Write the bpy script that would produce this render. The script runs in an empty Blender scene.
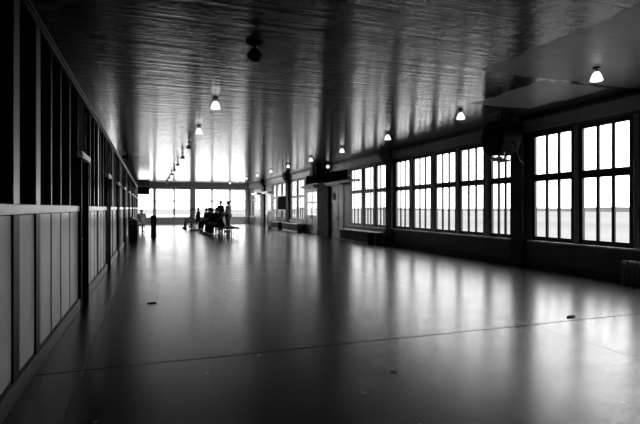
import bpy, bmesh, math, random
from mathutils import Vector, Matrix
random.seed(7)
S = 1.45            # camera height in metres; the building is laid out in multiples of it
scn = bpy.context.scene
COL = scn.collection

# ------------------------------------------------------------------ materials
MATS = {}
def mat(name, g, rough=0.5, spec=0.5, noise=0.0, nscale=4.0, bump=0.0, bscale=30.0, stretch=(1, 1, 1), metal=0.0, emit=0.0, coat=0.0):
    m = bpy.data.materials.new(name); m.use_nodes = True
    nt = m.node_tree; b = nt.nodes['Principled BSDF']
    b.inputs['Base Color'].default_value = (g, g, g, 1)
    b.inputs['Roughness'].default_value = rough
    b.inputs['Metallic'].default_value = metal
    b.inputs['Specular IOR Level'].default_value = spec
    b.inputs['Coat Weight'].default_value = coat
    b.inputs['Coat Roughness'].default_value = 0.15
    if emit:
        b.inputs['Emission Color'].default_value = (1, 1, 1, 1)
        b.inputs['Emission Strength'].default_value = emit
    tc = nt.nodes.new('ShaderNodeTexCoord')
    mp = nt.nodes.new('ShaderNodeMapping'); mp.inputs['Scale'].default_value = stretch
    nt.links.new(tc.outputs['Object'], mp.inputs['Vector'])
    if noise:
        n = nt.nodes.new('ShaderNodeTexNoise'); n.inputs['Scale'].default_value = nscale; n.inputs['Detail'].default_value = 5
        r = nt.nodes.new('ShaderNodeMapRange')
        r.inputs['From Min'].default_value = 0.25; r.inputs['From Max'].default_value = 0.75
        r.inputs['To Min'].default_value = max(0, g * (1 - noise)); r.inputs['To Max'].default_value = g * (1 + noise)
        nt.links.new(mp.outputs[0], n.inputs['Vector']); nt.links.new(n.outputs['Fac'], r.inputs['Value'])
        nt.links.new(r.outputs[0], b.inputs['Base Color'])
    if bump:
        n2 = nt.nodes.new('ShaderNodeTexNoise'); n2.inputs['Scale'].default_value = bscale; n2.inputs['Detail'].default_value = 3
        bp = nt.nodes.new('ShaderNodeBump'); bp.inputs['Strength'].default_value = bump; bp.inputs['Distance'].default_value = 0.01
        nt.links.new(mp.outputs[0], n2.inputs['Vector']); nt.links.new(n2.outputs['Fac'], bp.inputs['Height'])
        nt.links.new(bp.outputs[0], b.inputs['Normal'])
    MATS[name] = m
    return m

mat('trim_dark', 0.05, 0.32, noise=0.25, nscale=3)
mat('frame_dark', 0.008, 0.4, noise=0.2, nscale=6)
mat('mullion_grey', 0.28, 0.35, noise=0.15, nscale=5)
mat('wall_paint', 0.11, 0.35, noise=0.2, nscale=2, bump=0.15, bscale=12)
mat('frieze_paint', 0.5, 0.2, spec=1, noise=0.15, nscale=2)
mat('sill_paint', 0.4, 0.25, noise=0.2, nscale=6)
mat('panel_grey', 0.48, 0.24, noise=0.12, nscale=1.2, bump=0.1, bscale=6)
mat('panel_black', 0.004, 0.5, spec=0, noise=0.3, nscale=2)
mat('batten_dark', 0.006, 0.4, spec=.15)
mat('post_wood', 0.07, 0.3, spec=.3, noise=0.2, nscale=3, stretch=(4, 4, .4))
mat('rail_pale', 0.7, 0.3, noise=0.12, nscale=4)
mat('door_wood', 0.09, 0.3, noise=0.25, nscale=3, stretch=(3, 3, .4))
mat('door_pale', 0.45, 0.3, noise=0.15, nscale=3)
mat('pilaster_paint', 0.07, 0.6, spec=.08, noise=.25, nscale=3)
mat('far_frame_flare', 0.7, 0.4, noise=.1, nscale=3)  # halation and flare put into a paler frame colour
mat('metal_dark', 0.03, 0.4, metal=0.4)
mat('metal_grey', 0.3, 0.35, metal=0.7)
mat('iron_paint', 0.2, 0.4, noise=0.2, nscale=8)
mat('black_matte', 0.010, 0.75, spec=.1)
mat('seat_dark', 0.006, 0.55, spec=.2, noise=0.2, nscale=5)
mat('opal_lit', 0.8, 0.3, emit=1.3)
mat('opal_unlit', 0.3, 0.3)
mat('globe_dark', 0.06, 0.35)
mat('paper', 0.7, 0.7)
mat('scrap_dark', 0.02, 0.7)
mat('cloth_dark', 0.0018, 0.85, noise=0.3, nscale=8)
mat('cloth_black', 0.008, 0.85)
mat('cloth_grey', 0.25, 0.85, noise=0.2, nscale=8)
mat('cloth_pale', 0.85, 0.85, noise=0.1, nscale=8)
mat('skin', 0.5, 0.55)
mat('hair', 0.015, 0.6)
mat('hair_grey', 0.3, 0.6)
mat('shoe', 0.01, 0.35)
mat('sign_black', 0.006, 0.9, spec=.05)
mat('sign_grey', 0.35, 0.4)
mat('water', 0.12, 0.8, spec=0, noise=0.25, nscale=0.012, stretch=(1, .25, 1))
mat('bounce_ground', 0.7, 0.9, spec=0, noise=.12, nscale=.1)
mat('shore', 0.085, 0.9, noise=0.3, nscale=0.02)
mat('far_building', 0.22, 0.9)

# window glass: clear pane with a faint reflection
g = bpy.data.materials.new('window_glass'); g.use_nodes = True
nt = g.node_tree; nt.nodes.clear()
out = nt.nodes.new('ShaderNodeOutputMaterial'); tr = nt.nodes.new('ShaderNodeBsdfTransparent'); gl = nt.nodes.new('ShaderNodeBsdfGlossy')
tr.inputs[0].default_value = (.95, .95, .95, 1); gl.inputs['Roughness'].default_value = 0.03
lw = nt.nodes.new('ShaderNodeLayerWeight'); lw.inputs['Blend'].default_value = 0.5
pw_ = nt.nodes.new('ShaderNodeMath'); pw_.operation = 'POWER'; pw_.inputs[1].default_value = 5
fr = nt.nodes.new('ShaderNodeMath'); fr.operation = 'MULTIPLY_ADD'; fr.inputs[1].default_value = .5; fr.inputs[2].default_value = .02
nt.links.new(lw.outputs['Facing'], pw_.inputs[0]); nt.links.new(pw_.outputs[0], fr.inputs[0])
mx = nt.nodes.new('ShaderNodeMixShader')
nt.links.new(fr.outputs[0], mx.inputs[0]); nt.links.new(tr.outputs[0], mx.inputs[1]); nt.links.new(gl.outputs[0], mx.inputs[2]); nt.links.new(mx.outputs[0], out.inputs[0])
MATS['window_glass'] = g

def N(nt, t, **kw):
    n = nt.nodes.new(t)
    for k, v in kw.items(): setattr(n, k, v)
    return n
def M(nt, op, a, b=None, clamp=False):
    n = N(nt, 'ShaderNodeMath', operation=op, use_clamp=clamp)
    for i, v in enumerate((a, b)):
        if v is None: continue
        if isinstance(v, (int, float)): n.inputs[i].default_value = v
        else: nt.links.new(v, n.inputs[i])
    return n.outputs[0]

# floor: worn polished composition floor cast in large bays with thin joints
def floor_mat():
    m = bpy.data.materials.new('floor_composition'); m.use_nodes = True; nt = m.node_tree; b = nt.nodes['Principled BSDF']; L = nt.links.new
    geo = N(nt, 'ShaderNodeNewGeometry'); sx = N(nt, 'ShaderNodeSeparateXYZ'); L(geo.outputs['Position'], sx.inputs[0])
    def noise(sc, det=6, rough=.6, vec=geo.outputs['Position']):
        n = N(nt, 'ShaderNodeTexNoise'); n.inputs['Scale'].default_value = sc; n.inputs['Detail'].default_value = det; n.inputs['Roughness'].default_value = rough
        L(vec, n.inputs['Vector']); return n.outputs['Fac']
    wob = M(nt, 'MULTIPLY', M(nt, 'SUBTRACT', noise(1.2), .5), .05)
    def joint(axis, off, pitch, w):
        p = M(nt, 'ADD', sx.outputs[axis], wob)
        q = M(nt, 'ABSOLUTE', M(nt, 'SUBTRACT', M(nt, 'MODULO', M(nt, 'ADD', p, 500 * pitch - off + pitch / 2), pitch), pitch / 2))
        return M(nt, 'LESS_THAN', q, w)
    j1 = joint(1, 3.27 * S, 2.49 * 2 * S, .011); j2 = joint(0, -.39 * S, 3.45 * S, .005)
    j = M(nt, 'MAXIMUM', j1, M(nt, 'MULTIPLY', j2, .45))
    mott = M(nt, 'ADD', M(nt, 'MULTIPLY', noise(.6, 8, .7), .55), M(nt, 'MULTIPLY', noise(16, 6, .75), .45))
    mr = N(nt, 'ShaderNodeMapRange'); mr.inputs['From Min'].default_value = .15; mr.inputs['From Max'].default_value = .85
    mr.inputs['To Min'].default_value = .0; mr.inputs['To Max'].default_value = .036; L(mott, mr.inputs['Value'])
    # pale specks trodden into the surface
    vo = N(nt, 'ShaderNodeTexVoronoi'); vo.voronoi_dimensions = '2D'; vo.inputs['Scale'].default_value = .9; vo.inputs['Randomness'].default_value = 1
    L(geo.outputs['Position'], vo.inputs['Vector'])
    sp = M(nt, 'LESS_THAN', vo.outputs['Distance'], .016)
    base = M(nt, 'ADD', M(nt, 'MULTIPLY', mr.outputs[0], M(nt, 'SUBTRACT', 1.0, M(nt, 'MULTIPLY', j, .8))), M(nt, 'MULTIPLY', sp, .12))
    L(base, b.inputs['Base Color'])
    rr = N(nt, 'ShaderNodeMapRange'); rr.inputs['From Min'].default_value = .1; rr.inputs['From Max'].default_value = .9
    rr.inputs['To Min'].default_value = .18; rr.inputs['To Max'].default_value = .30; L(M(nt, 'ADD', M(nt, 'MULTIPLY', noise(1.3, 8, .7), .6), M(nt, 'MULTIPLY', noise(18, 6, .75), .4)), rr.inputs['Value']); L(M(nt, 'ADD', rr.outputs[0], M(nt, 'MULTIPLY', j, .6), True), b.inputs['Roughness'])
    L(M(nt, 'MULTIPLY', M(nt, 'SUBTRACT', 1.0, j), 1.0), b.inputs['Specular IOR Level'])
    bp = N(nt, 'ShaderNodeBump'); bp.inputs['Strength'].default_value = .10; bp.inputs['Distance'].default_value = .01
    L(noise(22, 6, .7), bp.inputs['Height']); L(bp.outputs[0], b.inputs['Normal'])
    tm = N(nt, 'ShaderNodeMapRange'); tm.inputs['From Min'].default_value = .2; tm.inputs['From Max'].default_value = .8
    tm.inputs['To Min'].default_value = .0; tm.inputs['To Max'].default_value = 1.7; tm.clamp = False
    L(M(nt, 'ADD', M(nt, 'MULTIPLY', noise(2.2, 8, .75), .5), M(nt, 'MULTIPLY', noise(24, 5, .7), .5)), tm.inputs['Value'])
    cc = N(nt, 'ShaderNodeCombineColor')
    for k in range(3): L(tm.outputs[0], cc.inputs[k])
    L(cc.outputs[0], b.inputs['Specular Tint'])
    MATS['floor'] = m
floor_mat()

# ceiling: gloss-painted narrow boards running across the room, one rectangular repair and a paler, rougher patch
def ceil_mat():
    m = bpy.data.materials.new('ceiling_boards'); m.use_nodes = True; nt = m.node_tree; b = nt.nodes['Principled BSDF']; L = nt.links.new
    geo = N(nt, 'ShaderNodeNewGeometry'); sx = N(nt, 'ShaderNodeSeparateXYZ'); L(geo.outputs['Position'], sx.inputs[0])
    mp = N(nt, 'ShaderNodeMapping'); mp.inputs['Scale'].default_value = (.12, 3.2, 1); L(geo.outputs['Position'], mp.inputs['Vector'])
    n1 = N(nt, 'ShaderNodeTexNoise'); n1.inputs['Scale'].default_value = 2.2; n1.inputs['Detail'].default_value = 5; n1.inputs['Roughness'].default_value = .6; L(mp.outputs[0], n1.inputs['Vector'])
    n2 = N(nt, 'ShaderNodeTexNoise'); n2.inputs['Scale'].default_value = 1.3; n2.inputs['Detail'].default_value = 9; n2.inputs['Roughness'].default_value = .7; L(geo.outputs['Position'], n2.inputs['Vector'])
    wob = M(nt, 'MULTIPLY', M(nt, 'SUBTRACT', n2.outputs['Fac'], .5), .5)
    X = M(nt, 'ADD', sx.outputs[0], wob); Y = M(nt, 'ADD', sx.outputs[1], wob)
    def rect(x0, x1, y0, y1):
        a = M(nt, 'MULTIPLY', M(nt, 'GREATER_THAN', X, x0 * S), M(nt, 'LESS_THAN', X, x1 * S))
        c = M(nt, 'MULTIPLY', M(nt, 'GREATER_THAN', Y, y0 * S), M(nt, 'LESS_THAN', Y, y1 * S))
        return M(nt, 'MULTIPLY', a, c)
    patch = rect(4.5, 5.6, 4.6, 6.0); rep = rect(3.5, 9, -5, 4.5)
    seam = M(nt, 'MULTIPLY', M(nt, 'LESS_THAN', M(nt, 'ABSOLUTE', M(nt, 'SUBTRACT', X, 3.5 * S)), .018), M(nt, 'LESS_THAN', Y, 4.5 * S))
    mr = N(nt, 'ShaderNodeMapRange'); mr.inputs['From Min'].default_value = .3; mr.inputs['From Max'].default_value = .7
    mr.inputs['To Min'].default_value = .03; mr.inputs['To Max'].default_value = .11; L(n2.outputs['Fac'], mr.inputs['Value'])
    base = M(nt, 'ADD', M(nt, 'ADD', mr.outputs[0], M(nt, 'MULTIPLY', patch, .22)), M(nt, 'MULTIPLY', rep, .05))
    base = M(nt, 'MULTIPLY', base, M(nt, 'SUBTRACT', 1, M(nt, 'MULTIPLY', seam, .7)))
    L(base, b.inputs['Base Color'])
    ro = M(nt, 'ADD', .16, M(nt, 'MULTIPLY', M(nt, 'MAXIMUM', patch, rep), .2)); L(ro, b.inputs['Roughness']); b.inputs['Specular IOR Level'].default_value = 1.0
    bp = N(nt, 'ShaderNodeBump'); bp.inputs['Strength'].default_value = .6; bp.inputs['Distance'].default_value = .02
    n3 = N(nt, 'ShaderNodeTexNoise'); n3.inputs['Scale'].default_value = 5; n3.inputs['Detail'].default_value = 4; L(geo.outputs['Position'], n3.inputs['Vector'])
    L(M(nt, 'ADD', n1.outputs['Fac'], M(nt, 'MULTIPLY', n3.outputs['Fac'], .6)), bp.inputs['Height']); L(bp.outputs[0], b.inputs['Normal'])
    MATS['ceiling'] = m
ceil_mat()

# ------------------------------------------------------------------ mesh building
class MB:
    """Collects shapes and links them as one mesh object. k scales the given coordinates into metres."""
    def __init__(self, k=1.0): self.bm = bmesh.new(); self.k = k
    def box(self, x0, x1, y0, y1, z0, z1):
        k = self.k
        v = [self.bm.verts.new((x * k, y * k, z * k)) for x in (x0, x1) for y in (y0, y1) for z in (z0, z1)]
        for f in ((0, 1, 3, 2), (4, 6, 7, 5), (0, 4, 5, 1), (2, 3, 7, 6), (0, 2, 6, 4), (1, 5, 7, 3)): self.bm.faces.new([v[i] for i in f])
        return self
    def prism(self, pts, axis, a, b):
        """pts: outline in the two other axes, extruded along axis from a to b"""
        k = self.k
        def P(u, v, w):
            c = {'x': (w, u, v), 'y': (u, w, v), 'z': (u, v, w)}[axis]; return (c[0] * k, c[1] * k, c[2] * k)
        A = [self.bm.verts.new(P(u, v, a)) for u, v in pts]; Bv = [self.bm.verts.new(P(u, v, b)) for u, v in pts]
        n = len(pts); self.bm.faces.new(A); self.bm.faces.new(Bv[::-1])
        for i in range(n): self.bm.faces.new((A[i], Bv[i], Bv[(i + 1) % n], A[(i + 1) % n]))
        return self
    def tube(self, p, q, r, seg=10, r2=None):
        k = self.k; p = Vector(p) * k; q = Vector(q) * k; r *= k; r2 = r if r2 is None else r2 * k
        d = (q - p).normalized(); u = d.orthogonal().normalized(); w = d.cross(u)
        A, Bv = [], []
        for i in range(seg):
            a = 2 * math.pi * i / seg; o = u * math.cos(a) + w * math.sin(a)
            A.append(self.bm.verts.new(p + o * r)); Bv.append(self.bm.verts.new(q + o * r2))
        self.bm.faces.new(A[::-1]); self.bm.faces.new(Bv)
        for i in range(seg): self.bm.faces.new((A[i], A[(i + 1) % seg], Bv[(i + 1) % seg], Bv[i]))
        return self
    def lathe(self, prof, c=(0, 0, 0), seg=24, axis='z'):
        k = self.k; rings = []
        for r, z in prof:
            ring = []
            for i in range(seg):
                a = 2 * math.pi * i / seg
                p = (r * math.cos(a), r * math.sin(a), z)
                if axis == 'x': p = (z, p[0], p[1])
                if axis == 'y': p = (p[0], z, p[1])
                ring.append(self.bm.verts.new(((c[0] + p[0]) * k, (c[1] + p[1]) * k, (c[2] + p[2]) * k)))
            rings.append(ring)
        for a, b in zip(rings, rings[1:]):
            for i in range(seg): self.bm.faces.new((a[i], a[(i + 1) % seg], b[(i + 1) % seg], b[i]))
        self.bm.faces.new(rings[0][::-1]); self.bm.faces.new(rings[-1])
        return self
    def ring(self, c, R, r, axis='x', seg=24, ts=8):
        k = self.k; V = []
        for i in range(seg):
            a = 2 * math.pi * i / seg; row = []
            for j in range(ts):
                t = 2 * math.pi * j / ts; d = R + r * math.cos(t); e = r * math.sin(t)
                p = {'x': (e, d * math.cos(a), d * math.sin(a)), 'y': (d * math.cos(a), e, d * math.sin(a)), 'z': (d * math.cos(a), d * math.sin(a), e)}[axis]
                row.append(self.bm.verts.new(tuple((c[n] + p[n]) * k for n in range(3))))
            V.append(row)
        for i in range(seg):
            for j in range(ts): self.bm.faces.new((V[i][j], V[(i + 1) % seg][j], V[(i + 1) % seg][(j + 1) % ts], V[i][(j + 1) % ts]))
        return self
    def build(self, name, material, parent=None, loc=(0, 0, 0), smooth=False, bevel=0.0):
        bmesh.ops.recalc_face_normals(self.bm, faces=self.bm.faces)
        me = bpy.data.meshes.new(name); self.bm.to_mesh(me); self.bm.free()
        me.materials.append(MATS[material])
        o = bpy.data.objects.new(name, me); COL.objects.link(o); o.location = loc
        if parent: o.parent = parent
        if smooth:
            for p in me.polygons: p.use_smooth = True
            me.set_sharp_from_angle(angle=math.radians(40))
        if bevel:
            mo = o.modifiers.new('bevel', 'BEVEL'); mo.width = bevel; mo.segments = 2; mo.limit_method = 'ANGLE'
        return o
H = lambda: MB(S)
def empty(name, loc=(0, 0, 0), rz=0):
    o = bpy.data.objects.new(name, None); COL.objects.link(o); o.location = loc; o.rotation_euler = (0, 0, rz); o.empty_display_size = .1
    return o
def tag(o, label, cat, group=None):
    o['label'] = label; o['category'] = cat
    if group: o['group'] = group
    return o
def thing(name, label, cat, loc, rz=0, group=None): return tag(empty(name, loc, rz), label, cat, group)
def struct(o, label=None, cat=None):
    o['kind'] = 'structure'
    if label: o['label'] = label
    if cat: o['category'] = cat
    return o
def copy_tree(o, loc=None, rz=None, label=None, parent=None):
    c = o.copy(); COL.objects.link(c)
    if parent: c.parent = parent
    if loc is not None: c.location = loc
    if rz is not None: c.rotation_euler = (0, 0, rz)
    if label: c['label'] = label
    for ch in [x for x in bpy.data.objects if x.parent == o]: copy_tree(ch, parent=c)
    return c

# ------------------------------------------------------------------ the room
XL, XR, YF, YB, HC = -.6685, 6.08, 31.0, -3.0, 2.55
struct(H().box(-2.4, XR + .14, YB, YF + .14, -.1, 0).build('floor', 'floor'), 'dull polished grey floor with thin joints', 'floor')
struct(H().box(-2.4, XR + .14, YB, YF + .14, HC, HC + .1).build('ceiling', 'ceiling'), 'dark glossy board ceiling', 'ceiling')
struct(H().box(-2.5, XR + .14, YB - .1, YB, 0, HC).build('wall_back', 'wall_paint'), 'plain dark wall behind the camera', 'wall')

# right wall: openings as (y0, y1); piers between the bays
piers = [(6.59, 6.88), (11.31, 11.66), (16.05, 17.25), (21.36, 21.74), (26.40, 27.05)]
bays = [[(2.82, 3.55), (3.76, 4.49), (4.70, 5.44), (5.65, 6.38)],
        [(6.93, 7.46), (7.71, 8.41), (8.62, 9.33), (9.56, 10.29), (10.53, 11.20)],
        [(11.72, 12.33), (12.58, 13.15), (13.41, 14.21)],
        [(19.22, 20.05), (20.35, 21.20)],
        [(21.95, 22.70), (22.98, 23.72), (24.0, 24.72)],
        [(29.35, 29.95), (30.2, 30.78)]]
doors = [(14.78, 15.95), (17.40, 18.85), (25.0, 26.22), (27.6, 29.0)]
ZS, ZH, ZD = .46, 2.25, 1.77
FR = .065
T0, T1 = XR, XR + .10
opens = [(b[0][0] - FR, b[-1][1] + FR, ZS, ZH) for b in bays] + [(d[0], d[1], 0, ZD) for d in doors]
opens.sort()
w = H(); y = YB
for y0, y1, z0, z1 in opens:
    w.box(T0, T1, y, y0, 0, HC)
    if z0 > 0: w.box(T0, T1, y0, y1, 0, z0)
    w.box(T0, T1, y0, y1, z1, HC)
    y = y1
w.box(T0, T1, y, YF + .14, 0, HC)
wr = struct(w.build('wall_right', 'wall_paint'), 'dark painted window wall', 'wall')
struct(H().box(XR - .03, XR, YB, 14.7, 0, .1).box(XR - .03, XR, 18.95, 24.9, 0, .1).box(XR - .03, XR, 29.05, YF, 0, .1).build('baseboard_right', 'trim_dark'))
# beam along the head of the windows
struct(H().box(6.03, XR, YB, YF, 2.30, 2.47).box(6.01, XR, YB, YF, 2.29, 2.315).box(5.99, XR, YB, YF, 2.455, 2.48).build('trim_1', 'frieze_paint'), 'long painted frieze over the windows', 'trim')
# pilasters
for i, (a, b) in enumerate(piers):
    p = struct(empty('pilaster', (XR * S, a * S, 0)), 'dark painted pilaster between window bays', 'pilaster')
    L = b - a
    H().box(-.08, 0, 0, L, 0, HC).box(-.10, 0, -.015, L + .015, 0, .16).build('shaft', 'pilaster_paint', p, bevel=.008)
    a2, b2 = (0, L) if L < .6 else (0, .36)
    H().prism([(0, 2.18), (-.10, 2.20), (-.20, 2.30), (-.26, 2.40), (-.26, HC), (0, HC)], 'y', a2, b2).build('bracket', 'pilaster_paint', p)
    if L > .6: H().prism([(0, 2.18), (-.10, 2.20), (-.20, 2.30), (-.26, 2.40), (-.26, HC), (0, HC)], 'y', L - .36, L).build('bracket', 'pilaster_paint', p)
# windows of the right wall
ZL0, ZL1, ZU0, ZU1 = .53, 1.445, 1.56, 2.185
wn = 0
def window(loc, wid, ax, lights, mull=0.0, zs=(ZL0, ZL1, ZU0, ZU1), zb=ZS, zh=ZH, fm='frame_dark', D1=.045):
    """one sash window: frame with transom and muntins, two panes, and the post beside it"""
    global wn; wn += 1
    r = struct(empty('window_%d' % wn, tuple(c * S for c in loc)))
    def bx(m, u0, u1, d0, d1, z0, z1): return m.box(d0, d1, u0, u1, z0, z1) if ax == 'y' else m.box(u0, u1, d0, d1, z0, z1)
    f = H(); l0, l1, u0, u1 = zs; D0 = .0
    for a, b in ((-FR, 0), (wid, wid + FR)): bx(f, a, b, D0, D1, zb, zh)
    for a, b in ((zb, l0), (l1, u0), (u1, zh)): bx(f, 0, wid, D0, D1, a, b)
    for i in range(1, lights):
        c = wid * i / lights
        for a, b in ((l0, l1), (u0, u1)): bx(f, c - .024, c + .024, D0 + .01, D1 - .012, a, b)
    f.build('frame', fm, r)
    for a, b in ((l0, l1), (u0, u1)): bx(H(), -.01, wid + .01, 0.020, 0.024, a - .01, b + .01).build('pane', 'window_glass', r)
    if mull > .02: bx(H(), wid + FR, wid + FR + mull, -.015, D1 + .005, zb, zh).build('mullion', 'mullion_grey', r, bevel=.01)
    return r
for b in bays:
    for i, (a, c) in enumerate(b):
        mu = (b[i + 1][0] - c - 2 * FR) if i + 1 < len(b) else 0
        window((XR, a, 0), c - a, 'y', 3, mu, D1=.058 if b[0][0] > 17 else .045)
for i, b in enumerate(bays):
    struct(H().box(XR - .09, XR + .03, b[0][0] - FR - .03, b[-1][1] + FR + .01, .425, ZS).build('trim_%d' % (i + 2), 'sill_paint', bevel=.008), 'painted window sill ledge', 'sill')

# far wall: six tall windows above a low spandrel
fw = [(-2.3, -1.9), (-.66, .17), (.35, 1.35), (1.46, 2.35), (2.69, 3.65), (3.77, 4.78), (4.91, 5.81)]  # first opening is added, unseen behind the partition, to light the ceiling there
ZFB, ZFH = .42, 2.20
m = H(); x = -2.5
for a, b in fw:
    m.box(x, a - FR + .01, YF, YF + .14, 0, HC); m.box(a - FR + .01, b + FR - .01, YF, YF + .14, 0, ZFB); m.box(a - FR + .01, b + FR - .01, YF, YF + .14, ZFH, HC); x = b + FR - .01
m.box(x, XR + .14, YF, YF + .14, 0, HC)
struct(m.build('wall_far', 'far_frame_flare'), 'far end wall of tall windows', 'wall')
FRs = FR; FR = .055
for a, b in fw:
    window((a, YF, 0), b - a, 'x', 1, 0, (.45, 1.40, 1.46, 2.15), ZFB, ZFH, 'far_frame_flare')
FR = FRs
struct(H().box(XL, XR, YF - .05, YF, 2.26, 2.40).build('trim_%d' % (len(bays) + 2), 'far_frame_flare'), 'beam over the far windows, flare in its pale colour', 'beam')
struct(H().box(XL, 6.0, YF - .06, YF, ZFB - .03, ZFB).build('trim_%d' % (len(bays) + 3), 'far_frame_flare'), 'sill of the far windows', 'sill')

# left: panelled partition that stops short of the ceiling, and the dark wall behind it
struct(H().box(-2.5, -2.4, YB, YF + .14, 0, HC).build('wall_behind', 'panel_grey'), 'dark wall behind the partition', 'wall')
pt = struct(empty('wall_left', (XL * S, 0, 0)), 'dark panelled partition with pale wainscot', 'wall')
PH = 2.16
ldoors = [(5.27, 5.88), (8.45, 9.04), (11.05, 11.64), (13.75, 14.35), (16.9, 17.5), (20.1, 20.7), (23.3, 23.9), (26.5, 27.1)]
segs = []; y = YB
for a, b in ldoors: segs.append((y, a)); y = b
segs.append((y, YF))
bk = H()
for a, b in segs: bk.box(-.10, -.02, a, b, 0, PH)
for a, b in ldoors: bk.box(-.10, -.02, a, b, 1.56, PH)
bk.build('backing', 'black_matte', pt)
rl = H(); bb = H(); cp = H()
for a, b in segs:
    rl.box(-.02, .012, a, b, .965, 1.02); bb.box(-.02, .02, a, b, 0, .10)
cp.box(-.12, .015, YB, YF, PH - .03, PH).box(-.12, .03, YB, YF, PH, PH + .018)
rl.build('chair_rail', 'rail_pale', pt, bevel=.006); bb.build('baseboard', 'trim_dark', pt, bevel=.006); cp.build('cornice', 'post_wood', pt)
# panels of each run: a batten every ~0.43, a broad post every fourth or fifth
low0 = up0 = None
marks = []
for a, b in segs:
    n = max(1, round((b - a) / .43)); 
    for i in range(n + 1): marks.append((a + (b - a) * i / n, a, b, i, n))
special = [1.33, 2.91, 3.43]
def near(y): return any(abs(y - s) < .16 for s in special)
for a, b in segs:
    n = max(1, round((b - a) / .43)); pw = (b - a) / n
    ys = [a + pw * i for i in range(n + 1)]
    if b == ldoors[0][0]: ys = [YB, -2.5, -2.05, -1.6, -1.15, -.7, -.25, .2, .65, 1.1, 1.55, 2.0, 2.45, 2.91, 3.43, 3.91, 4.30, 4.76, 5.27]
    for i, (p, q) in enumerate(zip(ys, ys[1:])):
        H().box(-.02, -.003, p + .012, q - .012, .11, .96).build('wainscot_panel', 'panel_grey', pt)
        H().box(-.02, -.006, p + .01, q - .01, 1.03, PH - .04).build('upper_panel', 'panel_black', pt)
    for i, p in enumerate(ys):
        p0 = max(a, p - .016); p1 = min(b, p + .016)
        broad = (a < 3 and (p in (2.91, 3.43, 1.1))) or (a > 5 and i == n // 2)
        if broad: p0, p1 = p - .06, p + .06
        H().box(-.02, .0 if not broad else .008, p0, p1, .10, .965).build('wainscot_batten', 'batten_dark', pt)
        H().box(-.02, .0 if not broad else .008, p0 if broad else p0 + .004, p1 if broad else p1 - .004, 1.02, PH - .03).build('upper_mullion', 'post_wood', pt)
dn = 0
for a, b in ldoors:
    dn += 1
    d = struct(empty('door_%d' % dn, (XL * S, a * S, 0)), 'dark narrow door in the panelled partition', 'door')
    H().box(-.09, -.03, .03, b - a - .03, 0, 1.50).build('leaf', 'panel_black', d)
    H().box(-.1, .03, 0, .03, 0, 1.50).box(-.1, .03, b - a - .03, b - a, 0, 1.50).build('door_frame', 'batten_dark', d)
    H().box(-.1, .045, -.02, b - a + .02, 1.50, 1.56).build('lintel', 'rail_pale', d, bevel=.006)
    H().tube((-.03, .09, .68), (.012, .09, .68), .008).tube((.012, .09, .68), (.012, .15, .68), .009).build('handle', 'metal_grey', d)

# double doors in the right wall
for i, (a, b) in enumerate(doors):
    dn += 1; L = b - a
    d = struct(empty('door_%d' % dn, (XR * S, a * S, 0)), 'tall double door in the window wall', 'door')
    H().box(-.02, .12, 0, .07, 0, ZD).box(-.02, .12, L - .07, L, 0, ZD).box(-.02, .12, .07, L - .07, ZD - .07, ZD).build('door_frame', 'trim_dark' if i == 0 else 'door_pale', d)
    hw = (L - .14) / 2
    for k in range(2):
        y0 = .07 + hw * k; y1 = y0 + hw
        lf = H(); st = .07; lm = 'door_wood' if i == 0 else 'door_pale'
        zz = [0, .18, .62, .72, 1.18, 1.26, 1.62, ZD - .07]
        lf.box(-.012, .03, y0 + .004, y0 + st, 0, zz[-1]).box(-.012, .03, y1 - st, y1 - .004, 0, zz[-1])
        for p, q in ((zz[0], zz[1]), (zz[2], zz[3]), (zz[4], zz[5]), (zz[6], zz[7])): lf.box(-.012, .03, y0 + st, y1 - st, p, q)
        lf.box(.0, .02, y0 + st, y1 - st, zz[1], zz[2])
        leaf = lf.build('leaf', lm, d)
        for p, q in ((zz[3], zz[4]), (zz[5], zz[6])):
            if i == 0: H().box(.0, .02, y0 + st, y1 - st, p, q).build('door_panel', 'door_wood', leaf)
            else: H().box(.0, .004, y0 + st - .005, y1 - st + .005, p - .005, q + .005).build('pane', 'window_glass', leaf)
        hy = y1 - .035 if k == 0 else y0 + .035
        H().tube((-.01, hy, .66), (-.04, hy, .66), .008).tube((-.04, hy, .6), (-.04, hy, .72), .01).build('handle', 'metal_grey', leaf)
    H().box(-.24, 0, -.12 if i else -1.35, L + .12, ZD + .05, ZD + .12).box(-.18, 0, -.06, L + .06, ZD + .01, ZD + .05).build('hood', 'sill_paint', d, bevel=.008)

# ------------------------------------------------------------------ outside
struct(MB().box(-3000, 4000, -3000, 4000, -7, -6.5).build('water', 'water'), 'flat grey water outside', 'water')
struct(MB().box(-120, 42, YF * S + 1.5, 420, -7, -4.2).build('ground', 'bounce_ground'), 'pale ground added beyond the far windows to brighten the ceiling', 'ground')  # added pale surface, sends sky light up to the ceiling
r = random.Random(3)
sh = MB(); n = 60
pts = [(-600, -6.5)] + [(-600 + i * 60, -3 + 5 * r.random() + 3 * math.sin(i * .35)) for i in range(n)] + [(-600 + (n - 1) * 60, -6.5)]
sh.prism(pts, 'x', 900, 980)
struct(sh.build('hills', 'shore'), 'low far shore across the water', 'shore')

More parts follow.
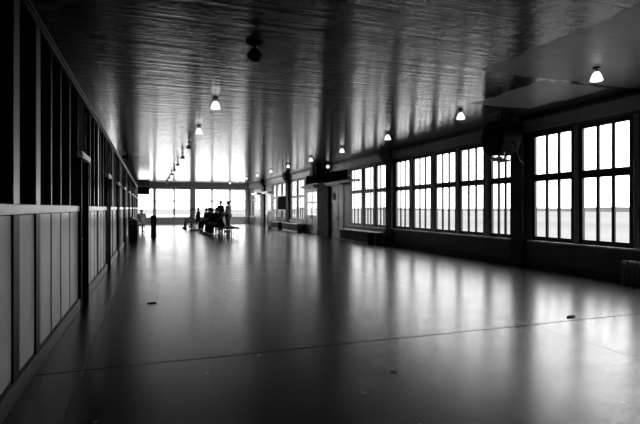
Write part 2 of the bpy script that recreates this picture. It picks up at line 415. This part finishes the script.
# ------------------------------------------------------------------ ceiling lights
ORD = ['first', 'second', 'third', 'fourth', 'fifth', 'sixth', 'seventh', 'eighth', 'ninth', 'tenth', 'eleventh']
def light_proto(loc, label, group, shade_mat):
    t = thing('ceiling_light', label, 'ceiling light', loc, 0, group)
    MB().lathe([(.02, -.035), (.065, -.03), (.075, -.012), (.07, 0)]).build('canopy', 'metal_dark', t, smooth=True)
    MB().tube((0, 0, -.03), (0, 0, -.10), .018).build('stem', 'metal_dark', t, smooth=True)
    MB().lathe([(.025, -.085), (.045, -.09), (.06, -.105), (.088, -.155), (.108, -.21), (.122, -.255), (.123, -.272), (.112, -.282), (.06, -.29), (.01, -.292)]).build('shade', shade_mat, t, smooth=True)
    MB().lathe([(.026, -.075), (.046, -.08), (.046, -.092), (.03, -.096)]).build('collar', 'metal_dark', t, smooth=True)
    t.scale = (.78, .78, .78)
    return t
pl = pd = None
for i in range(11):
    loc = ((4.64 - .025 * i) * S, (3.97 + 2.42 * i) * S, HC * S)
    lab = '%s white bell-shaped ceiling light from the radiator in the row by the windows' % ORD[i]
    if pl is None: pl = light_proto(loc, lab, 'lit ceiling lights by the windows', 'opal_lit')
    else: copy_tree(pl, loc, label=lab)
for i in range(1, 11):
    loc = (.87 * S, (4.45 + 2.42 * i) * S, HC * S)
    lab = '%s bell-shaped ceiling light beyond the dark globe in the row along the partition' % ORD[i - 1]
    if i <= 2:
        c = copy_tree(pl, loc, label=lab)
    elif pd is None: c = pd = light_proto(loc, lab, '', 'opal_unlit')
    else: c = copy_tree(pd, loc, label=lab)
    c['group'] = 'ceiling lights along the partition'
t = thing('ceiling_light', 'unlit dark globe ceiling light with broad black canopy nearest the camera', 'ceiling light', (.92 * S, 4.40 * S, HC * S))
MB().lathe([(.03, -.06), (.09, -.045), (.125, -.02), (.125, 0)]).build('canopy', 'black_matte', t, smooth=True)
MB().tube((0, 0, -.05), (0, 0, -.12), .022).build('stem', 'black_matte', t, smooth=True)
MB().lathe([(.03, -.10), (.06, -.115), (.085, -.145), (.07, -.15)]).build('collar', 'black_matte', t, smooth=True)
MB().lathe([(.06, -.13), (.09, -.15), (.108, -.19), (.108, -.225), (.09, -.262), (.05, -.285), (.01, -.29)]).build('globe', 'globe_dark', t, smooth=True)

# ------------------------------------------------------------------ hanging heater by the first pilaster
def heater():
    t = thing('unit_heater', 'large dark round heater drum hung from the ceiling beside the first pilaster', 'heater', (5.58 * S, 6.62 * S, 0))
    zc = 2.17 * S; R = .42
    MB().lathe([(.05, -.30), (R * .8, -.29), (R, -.24), (R, .22), (R * .93, .28), (R * .75, .30), (.06, .30)], (0, 0, zc), 32, 'x').build('drum', 'black_matte', t, smooth=True)
    gd = MB()
    for q in (.1, .2, .3): gd.ring((-.33, 0, zc), q, .008, 'x', 28, 6)
    for k in range(8):
        a = math.pi * k / 8; gd.tube((-.33, math.cos(a) * .36, zc + math.sin(a) * .36), (-.33, -math.cos(a) * .36, zc - math.sin(a) * .36), .006, 6)
    gd.build('fan_guard', 'metal_dark', t)
    hb = MB(); top = HC * S
    for dx in (-.2, .2):
        for dy in (-.34, .34): hb.tube((dx, dy, zc + .1), (dx, dy, top), .015, 8)
    hb.box(-.26, .26, -.40, .40, top - .30, top - .26)
    hb.box(-.26, -.22, -.40, .40, top - .09, top - .05)
    hb.box(-.05, .10, -.16, -.05, top - .30, top)
    hb.build('hanger', 'metal_dark', t)
    lv = MB()
    for k in range(3): lv.tube((-.25 + .12 * k, -.34, zc - .50 - .03 * k), (-.25 + .12 * k, .1, zc - .50 - .03 * k), .028, 8)
    for dy in (-.30, .05): lv.tube((-.15, dy, zc - .56), (-.15, dy, zc - .36), .012, 8)
    lv.build('deflector', 'metal_grey', t)
    pp = MB()
    pts = [(0, -.36, zc - .15), (0, -.50, zc - .15), (.05, -.52, zc - .55), (.3, -.40, zc - .62), (.45, -.25, zc - .66)]
    for a, b in zip(pts, pts[1:]): pp.tube(a, b, .02, 8)
    pp.lathe([(.03, -.06), (.055, -.03), (.055, .03), (.03, .06)], (.05, -.52, zc - .55), 12)
    pp.build('pipe', 'black_matte', t, smooth=True)
    return t
heater()

# ------------------------------------------------------------------ radiator under the nearest windows
t = thing('radiator', 'ribbed cast iron column radiator under the nearest windows', 'radiator', (5.90 * S, 3.74 * S, 0))
for k in range(14):
    sct = MB(); y = k * .095
    for x in (-.08, 0, .08):
        sct.lathe([(.02, .03), (.034, .06), (.034, .40), (.028, .44), (.018, .455)], (x, y, 0), 10)
    sct.box(-.105, .105, y - .03, y + .03, .405, .45); sct.box(-.105, .105, y - .03, y + .03, .06, .10)
    sct.build('section', 'iron_paint', t, smooth=True)
for y in (0, 13 * .095):
    for x in (-.10, .06): MB().box(x, x + .04, y - .02, y + .02, 0, .07).build('foot', 'iron_paint', t)
MB().tube((0, 13 * .095, .08), (0, 13 * .095 + .10, .08), .02).tube((0, 13 * .095 + .10, 0), (0, 13 * .095 + .10, .11), .02).build('valve', 'iron_paint', t, smooth=True)

# ------------------------------------------------------------------ boxed benches under the windows
def box_bench(y0, y1, label, open_end=0):
    L = (y1 - y0) * S
    t = thing('bench', label, 'bench', (5.83 * S, y0 * S, 0), 0, 'boxed benches under the windows')
    MB().box(-.21, .21, -.02, L + .02, .455, .50).build('seat', 'sill_paint', t, bevel=.008)
    m = MB(); n = max(2, round((L - open_end) / .8)); w = (L - open_end) / n
    for k in range(n): m.box(-.17, -.14, open_end + k * w + .006, open_end + (k + 1) * w - .006, .06, .44)
    m.build('front_panel', 'pilaster_paint', t)
    f = MB().box(-.16, .2, open_end, open_end + .04, 0, .455).box(-.16, .2, L - .04, L, 0, .455).box(-.17, -.135, open_end, L, 0, .06).box(-.17, -.135, open_end, L, .44, .455)
    if open_end: f.box(-.16, -.12, .0, .04, 0, .455).box(.16, .2, .0, .04, 0, .455)
    f.build('frame', 'trim_dark', t)
    return t
box_bench(11.72, 14.25, 'long boxed bench with pale seat beside the dark panelled double door', .6)
box_bench(18.95, 21.3, 'boxed bench with pale seat beside the pale double door')
box_bench(22.1, 23.5, 'short boxed bench under the dark notice board in front of the grey cabinet')

# ------------------------------------------------------------------ signs, clock and boards on the right wall
t = thing('sign', 'broad black sign panel fixed over the dark panelled double door', 'sign', (5.80 * S, 13.85 * S, 1.91 * S))
H().box(-.03, .03, 0, 1.68, 0, .30).build('board', 'sign_black', t, bevel=.008)
for y in (.25, 1.4): H().box(.03, .27, y, y + .06, .1, .16).build('bracket', 'metal_dark', t)
t = thing('sign', 'black sign panel under the round clock over the pale double door', 'sign', (5.80 * S, 15.95 * S, 1.92 * S))
H().box(-.03, .03, 0, 2.0, 0, .33).build('board', 'sign_black', t, bevel=.008)
for y in (.4, 1.6): H().box(.03, .19 if y < 1 else .27, y, y + .06, .1, .16).build('bracket', 'metal_dark', t)
t = thing('clock', 'round pale-rimmed clock hanging above the black sign panel', 'clock', (5.70 * S, 16.98 * S, 2.34 * S))
MB().lathe([(.20, -.03), (.235, -.02), (.235, .06), (.05, .06)], (0, 0, 0), 28, 'x').build('case', 'metal_dark', t, smooth=True)
MB().ring((-.035, 0, 0), .215, .035, 'x').build('rim', 'rail_pale', t, smooth=True)
MB().box(-.042, -.036, -.012, .012, 0, .15).box(-.042, -.036, -.10, 0, -.012, .012).build('hands', 'rail_pale', t)
MB().tube((.02, 0, .2), (.02, 0, (HC - 2.34) * S), .015).build('hanger', 'metal_dark', t)
t = thing('wall_lamp', 'small pale globe lamp above the black sign over the dark double door', 'lamp', (5.93 * S, 15.25 * S, 2.40 * S))
MB().lathe([(.012, -.085), (.06, -.06), (.085, 0), (.06, .06), (.03, .085)], (-.36, 0, 0)).build('globe', 'opal_lit', t, smooth=True)
MB().tube((-.28, 0, 0), (.14, .06, 0), .015).tube((-.36, 0, .05), (-.36, 0, .11), .03).build('arm', 'metal_dark', t)
t = thing('notice_board', 'square black board fixed across the windows above the short boxed bench', 'notice board', (6.02 * S, 21.72 * S, .93 * S))
H().box(0, .025, 0, 1.55, 0, .62).build('panel', 'sign_black', t)
H().box(-.012, .03, -.04, 0, -.04, .66).box(-.012, .03, 1.55, 1.59, -.04, .66).box(-.012, .03, 0, 1.55, -.04, 0).box(-.012, .03, 0, 1.55, .62, .66).build('frame', 'frame_dark', t)
t = thing('cabinet', 'pale grey cabinet with rounded top standing by the window wall', 'cabinet', (5.78 * S, 23.75 * S, 0))
pts = [(-.26, .08)] + [(-.26 + .15 * (1 - math.cos(k * math.pi / 10)), 1.06 + .15 * math.sin(k * math.pi / 10)) for k in range(6)] + [(.26, 1.21), (.26, .08)]
MB().prism(pts, 'y', 0, .5).build('body', 'sill_paint', t, bevel=.008)
MB().box(-.22, .24, .02, .48, 0, .08).build('plinth', 'trim_dark', t)
MB().box(-.285, -.26, .04, .46, .14, 1.0).build('door', 'sill_paint', t, bevel=.005)
MB().box(-.30, -.285, .08, .10, .55, .70).build('handle', 'metal_grey', t)

# paper notice on the dark double door
tag(MB().box(-.004, 0, 0, .30, 0, .34).build('notice', 'paper', loc=(6.078 * S, 15.52 * S, 1.28 * S)), 'pale paper notice stuck on the dark panelled double door', 'notice')

# ------------------------------------------------------------------ hanging board and fixture on the left
t = thing('sign', 'hanging two-tier board, grey over black, under the ceiling at the far left', 'sign', (-.27 * S, 23.5 * S, 0))
zr = lambda y, d: (1 + (208 - y) * d / 480) * S
MB().box(-.37, .37, -.03, .03, zr(194.5, 22.1), zr(187.2, 22.1)).build('lower_board', 'sign_black', t, bevel=.006)
MB().box(-.36, .36, -.025, .025, zr(185.6, 22.1), zr(179.5, 22.1)).build('upper_board', 'sign_grey', t, bevel=.006)
for x in (-.33, .33): MB().tube((x, 0, zr(188, 22)), (x, 0, HC * S), .012).build('hanger', 'metal_dark', t)
t = thing('loudspeaker', 'small dark horn with thin side arm hung from the ceiling above the partition', 'loudspeaker', (-.62 * S, 14.55 * S, 2.44 * S))
MB().lathe([(.01, -.20), (.05, -.15), (.075, -.05), (.12, .03), (.12, .05), (.02, .08)], (0, 0, 0), 18, 'x').build('horn', 'black_matte', t, smooth=True)
MB().tube((.05, 0, 0), (.50, 0, .0), .014).tube((.02, 0, -.02), (.02, 0, -.17), .03).build('arm', 'black_matte', t)
MB().tube((0, 0, 0), (0, 0, .11 * S), .014).build('hanger', 'black_matte', t)

# ------------------------------------------------------------------ bins on the left
t = thing('waste_bin', 'dark box bin with pitched lid standing against the partition', 'bin', (-.50 * S, 16.0 * S, 0))
MB().box(-.19, .19, -.19, .19, .04, .86).build('body', 'seat_dark', t, bevel=.008)
MB().prism([(-.20, .86), (.20, .86), (.21, .90), (-.03, 1.02), (-.07, 1.02), (-.21, .90)], 'y', -.20, .20).build('lid', 'post_wood', t)
MB().box(-.17, .17, -.17, .17, 0, .04).build('plinth', 'black_matte', t)
MB().box(-.11, .11, -.20, -.188, .66, .80).build('flap', 'metal_dark', t)
t = thing('ash_stand', 'narrow black upright stand on the floor to the right of the pitched-lid bin', 'stand', (.12 * S, 18.1 * S, 0))
MB().box(-.13, .13, -.13, .13, .06, .58).build('body', 'black_matte', t, bevel=.01)
MB().box(-.145, .145, -.145, .145, .58, 1.05).build('head', 'seat_dark', t, bevel=.01)
MB().box(-.15, .15, -.15, .15, 0, .06).build('base', 'black_matte', t)
MB().box(-.155, .155, -.155, .155, 1.05, 1.08).build('tray', 'metal_dark', t)

# ------------------------------------------------------------------ slab benches in the middle
def slab_bench(loc, label, L=3.3, W=.42, rz=0):
    t = thing('bench', label, 'bench', loc, rz, 'slab benches with thin metal legs')
    MB().box(-W / 2, W / 2, 0, L, .41, .47).build('seat', 'seat_dark', t, bevel=.015)
    n = max(2, round(L / .8) + 1)
    for k in range(n):
        y = .08 + (L - .16) * k / (n - 1)
        for x in (-W / 2 + .04, W / 2 - .04): MB().tube((x, y, 0), (x, y, .41), .013, 8).build('leg', 'metal_dark', t)
    MB().box(-W / 2 + .03, -W / 2 + .05, .05, L - .05, .385, .41).box(W / 2 - .05, W / 2 - .03, .05, L - .05, .385, .41).build('rail', 'metal_dark', t)
    return t
slab_bench((2.40 * S, 16.75 * S, 0), 'dark slab bench carrying the nearest dark-coated sitters', 4.2)
slab_bench((2.40 * S, 19.85 * S, 0), 'dark slab bench carrying the farther sitters, behind the nearest dark-coated ones')
slab_bench((2.40 * S, 25.05 * S, 0), 'dark slab bench at the far end of the row, carrying one dark-coated sitter', 2.4)
slab_bench((2.78 * S, 16.55 * S, 0), 'dark slab bench with empty near end at the right of the sitters')
slab_bench((2.78 * S, 18.95 * S, 0), 'empty dark slab bench behind the empty-ended one, in front of the standing pair')
slab_bench((1.95 * S, 23.0 * S, 0), 'slab bench carrying the pale-dressed sitters toward the far windows', 2.6)
slab_bench((-.33 * S, 20.8 * S, 0), 'small slab bench beyond the pitched-lid bin, carrying a pale-dressed sitter', 1.3)

# ------------------------------------------------------------------ people
def skin_mesh(name, nodes, edges, material, parent, root=0, sub=1):
    """grow one continuous surface over a skeleton of (position, radius)"""
    me = bpy.data.meshes.new(name); me.from_pydata([n[0] for n in nodes], edges, [])
    o = bpy.data.objects.new(name, me); COL.objects.link(o)
    md = o.modifiers.new('skin', 'SKIN'); md.use_smooth_shade = True
    if not me.skin_vertices: 
        bpy.context.view_layer.objects.active = o
    lay = me.skin_vertices[0].data if me.skin_vertices else None
    if lay is None: raise RuntimeError('no skin layer')
    for i, n in enumerate(nodes):
        rr = n[1]; lay[i].radius = rr if isinstance(rr, tuple) else (rr, rr)
        lay[i].use_root = (i == root)
    ss = o.modifiers.new('sub', 'SUBSURF'); ss.levels = sub; ss.render_levels = sub
    dg = bpy.context.evaluated_depsgraph_get()
    ev = o.evaluated_get(dg)
    m2 = bpy.data.meshes.new_from_object(ev); m2.name = name
    bpy.data.objects.remove(o); bpy.data.meshes.remove(me)
    m2.materials.clear(); m2.materials.append(MATS[material])
    for p in m2.polygons: p.use_smooth = True
    o2 = bpy.data.objects.new(name, m2); COL.objects.link(o2); o2.parent = parent
    return o2

def person(label, loc, rz, pose='sit', coat='cloth_dark', legs='cloth_black', hair='hair', lean=0.0, k=1.0, group=None, hat=False, turn=0.0, arms=0):
    """faces local +y; origin on the floor under the hips (sitting) or feet (standing)"""
    t = thing('person', label, 'person', loc, rz, group); t.scale = (k, k, k)
    V = Vector
    if pose == 'sit':
        hip = V((0, 0, .59)); knee = lambda s: V((s * .12, .44, .52)); ank = lambda s: V((s * .12, .44 + .06, .09)); toe = lambda s: V((s * .14, .66, .045))
    else:
        hip = V((0, 0, .94)); knee = lambda s: V((s * .11, .03, .50)); ank = lambda s: V((s * .11, -.02, .09)); toe = lambda s: V((s * .14, .16, .04))
    up = V((0, math.sin(lean), math.cos(lean)))
    waist = hip + up * .17; chest = hip + up * .37; shb = hip + up * .48; neck = hip + up * .55; head = neck + V((0, .03, .10)); crown = head + V((turn * .02, .0, .11))
    sh = lambda s: shb + V((s * .19, 0, -.02))
    if pose == 'sit':
        elb = lambda s: sh(s) + V((s * .06, .10, -.27)); wri = lambda s: V((s * .10, .34, .63))
        if arms: elb = lambda s: sh(s) + V((s * .05, .16, -.23)); wri = lambda s: V((s * .05, .36, .80))
    else:
        elb = lambda s: sh(s) + V((s * .05, -.02, -.30)); wri = lambda s: sh(s) + V((s * .05, .06, -.55))
        if arms: wri = lambda s: sh(s) + V((-s * .08, .24, -.34))
    nd = [(hip, (.15, .11)), (waist, (.14, .10)), (chest, (.16, .11)), (shb, (.12, .09)), (neck, .055), (neck + V((0, .01, .04)), .05), (head, (.085, .10)), (crown - V((0, 0, .04)), (.085, .095)), (crown, .05)]
    ed = [(i, i + 1) for i in range(8)]
    def add(p, r, par): nd.append((p, r)); ed.append((par, len(nd) - 1)); return len(nd) - 1
    for s in (-1, 1):
        h0 = add(hip + V((s * .10, .02 if pose == 'stand' else .04, -.03)), .085, 0); kn = add(knee(s), .055, h0); an = add(ank(s), .038, kn); add(toe(s), .035, an)
        a0 = add(sh(s), .055, 3); e = add(elb(s), .042, a0); wv = add(wri(s), .028, e)
        d = (wri(s) - elb(s)).normalized(); side = V((-s, 0, 0)); side = (side - d * side.dot(d)).normalized(); nrm = d.cross(side)
        pm = add(wri(s) + d * .06, (.036, .02), wv)
        for j, (off, ln) in enumerate(((-.028, .062), (-.010, .074), (.009, .080), (.028, .070))):
            q = add(wri(s) + d * .10 - side * -off, .0095, pm); q2 = add(nd[q][0] + d * ln * .5 + nrm * .01, .009, q); add(nd[q2][0] + d * ln * .35 + nrm * .025, .0075, q2)
        th = add(wri(s) + d * .045 + side * .04, .011, pm); add(nd[th][0] + d * .045 + side * .015, .009, th)
    body = skin_mesh('body', nd, ed, 'skin', t)
    # face: nose and ears belong to the body's surface, kept with it as one mesh
    bm = bmesh.new(); bm.from_mesh(body.data)
    def blob(c, sc):
        r = bmesh.ops.create_icosphere(bm, subdivisions=1, radius=1)
        for v in r['verts']: v.co = Vector((v.co.x * sc[0], v.co.y * sc[1], v.co.z * sc[2])) + c
    blob(head + V((0, .095, .0)), (.012, .02, .02))
    for s in (-1, 1): blob(head + V((s * .078, -.005, .01)), (.010, .02, .03))
    bm.to_mesh(body.data); bm.free()
    hc = head + V((0, -.032, .058))
    hm = MB(); r = bmesh.ops.create_icosphere(hm.bm, subdivisions=2, radius=1)
    for v in r['verts']: v.co = Vector((v.co.x * .10, v.co.y * .10, v.co.z * .09)) + hc
    hm.build('hair', hair, t, smooth=True)
    if hat: MB().lathe([(.15, .06), (.155, .066), (.10, .075), (.095, .15), (.06, .165), (.01, .165)], tuple(head), 20).build('hat', 'cloth_black', t, smooth=True)
    for e_ in (-1, 1): MB().lathe([(.002, -.008), (.008, -.005), (.008, .005), (.002, .008)], tuple(head + V((e_ * .032, .092, .018))), 8).build('eye', 'hair', t, smooth=True)
    # coat
    cn = [(hip - up * .04, (.20, .15)), (waist, (.195, .15)), (chest, (.215, .16)), (shb, (.175, .13)), (neck - up * .01, (.085, .085))]
    ce = [(0, 1), (1, 2), (2, 3), (3, 4)]
    for s in (-1, 1):
        cn.append((sh(s), .095)); ce.append((3, len(cn) - 1)); cn.append((elb(s), .075)); ce.append((len(cn) - 2, len(cn) - 1)); cn.append((wri(s) - (wri(s) - elb(s)) * .05, .048)); ce.append((len(cn) - 2, len(cn) - 1))
    if pose == 'stand': cn.append((hip - V((0, 0, .22)), (.18, .14))); ce.append((0, len(cn) - 1))
    skin_mesh('coat', cn, ce, coat, t)
    # trousers
    tn = [(hip, (.165, .12))]; te = []
    for s in (-1, 1):
        tn.append((hip + V((s * .10, .02 if pose == 'stand' else .04, -.03)), .10)); te.append((0, len(tn) - 1))
        tn.append((knee(s), .072)); te.append((len(tn) - 2, len(tn) - 1)); tn.append((ank(s) + V((0, 0, .02)), .06)); te.append((len(tn) - 2, len(tn) - 1))
    skin_mesh('trousers', tn, te, legs, t)
    for s in (-1, 1):
        a = ank(s); b = toe(s)
        m = MB(); y0, y1 = a.y - .06, b.y + .03; x = (a.x + b.x) / 2
        m.prism([(y0, 0), (y1, 0), (y1 + .01, .03), (y1 - .05, .065), (y0 + .13, .10), (y0, .11)], 'x', x - .045, x + .045)
        m.build('shoe', 'shoe', t, bevel=.012)
    return t
L90 = math.pi / 2     # facing left across the room
def sit(x, y, rz, label, **kw): return person(label, (x * S, y * S, 0), rz, 'sit', **kw)
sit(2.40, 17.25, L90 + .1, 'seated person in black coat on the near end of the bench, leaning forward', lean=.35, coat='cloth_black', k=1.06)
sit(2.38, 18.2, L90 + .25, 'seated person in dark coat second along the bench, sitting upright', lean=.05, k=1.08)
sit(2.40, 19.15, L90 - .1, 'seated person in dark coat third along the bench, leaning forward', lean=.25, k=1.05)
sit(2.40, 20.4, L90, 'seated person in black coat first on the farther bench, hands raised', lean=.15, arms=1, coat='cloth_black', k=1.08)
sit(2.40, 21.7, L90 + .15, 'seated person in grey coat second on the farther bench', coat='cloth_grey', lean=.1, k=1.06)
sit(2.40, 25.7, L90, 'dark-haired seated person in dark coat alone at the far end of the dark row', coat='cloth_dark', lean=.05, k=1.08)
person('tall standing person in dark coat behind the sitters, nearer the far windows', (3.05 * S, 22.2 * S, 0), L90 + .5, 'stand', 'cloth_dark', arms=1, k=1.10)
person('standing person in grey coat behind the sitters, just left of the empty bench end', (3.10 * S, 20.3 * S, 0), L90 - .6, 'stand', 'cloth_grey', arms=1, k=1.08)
sit(1.95, 23.4, L90, 'seated person in pale clothes and grey hair on the bench left of the dark row', coat='cloth_pale', legs='cloth_pale', hair='hair_grey', k=1.06)
sit(1.95, 24.3, L90, 'seated person in pale clothes with dark hair on the bench left of the dark row', coat='cloth_pale', legs='cloth_grey', k=1.04)
sit(-.33, 21.15, .15, 'seated person in pale clothes with grey hair beyond the pitched-lid bin', coat='cloth_pale', legs='cloth_pale', hair='hair_grey')

# ------------------------------------------------------------------ litter on the floor
def scrap(loc, pts, m, label, h=.012):
    tag(MB().prism(pts, 'z', 0, h).build('scrap', m, loc=(loc[0] * S, loc[1] * S, 0.001)), label, 'litter')
scrap((3.64, 3.38), [(-.09, -.01), (-.02, -.03), (.03, -.02), (.08, .01), (.02, .03), (-.03, .02)], 'scrap_dark', 'dark scrap lying on the floor joint in front of the nearest windows', .018)
scrap((.02, 5.35), [(-.07, 0), (-.03, -.03), (.06, -.02), (.07, .01), (0, .03)], 'scrap_dark', 'dark flat scrap lying on the floor beside the partition', .012)
rg = MB().ring((0, 0, .004), .028, .004, 'z', 20, 6).build('ring_pull', 'metal_grey', loc=(1.40 * S, 2.61 * S, 0.001))
tag(rg, 'tiny pale ring lying on the open floor near the camera', 'litter')

# ------------------------------------------------------------------ sky, camera, output
wd = bpy.data.worlds.new('World'); scn.world = wd; wd.use_nodes = True
nt = wd.node_tree; bg = nt.nodes['Background']
tc = nt.nodes.new('ShaderNodeTexCoord'); sp = nt.nodes.new('ShaderNodeSeparateXYZ'); mr = nt.nodes.new('ShaderNodeMapRange')
nt.links.new(tc.outputs['Generated'], sp.inputs[0]); nt.links.new(sp.outputs['Z'], mr.inputs['Value'])
mr.inputs['From Min'].default_value = 0; mr.inputs['From Max'].default_value = 1; mr.inputs['To Min'].default_value = 1.0; mr.inputs['To Max'].default_value = 1.6
nt.links.new(mr.outputs[0], bg.inputs['Color']); bg.inputs['Strength'].default_value = 5.7
try: wd.cycles.sampling_method = 'AUTOMATIC'
except Exception: pass

cam = bpy.data.cameras.new('camera'); co = bpy.data.objects.new('camera', cam); COL.objects.link(co)
co.location = (0, 0, S); co.rotation_euler = (math.pi / 2, 0, -math.radians(19.502))
cam.sensor_fit = 'HORIZONTAL'; cam.sensor_width = 36; cam.lens = 480 / 640 * 36; cam.shift_y = -4 / 640
cam.clip_start = .05; cam.clip_end = 8000
scn.camera = co
vs = scn.view_settings
vs.view_transform = 'Standard'; vs.look = 'None'; vs.gamma = 1; vs.exposure = 0; vs.use_curve_mapping = False
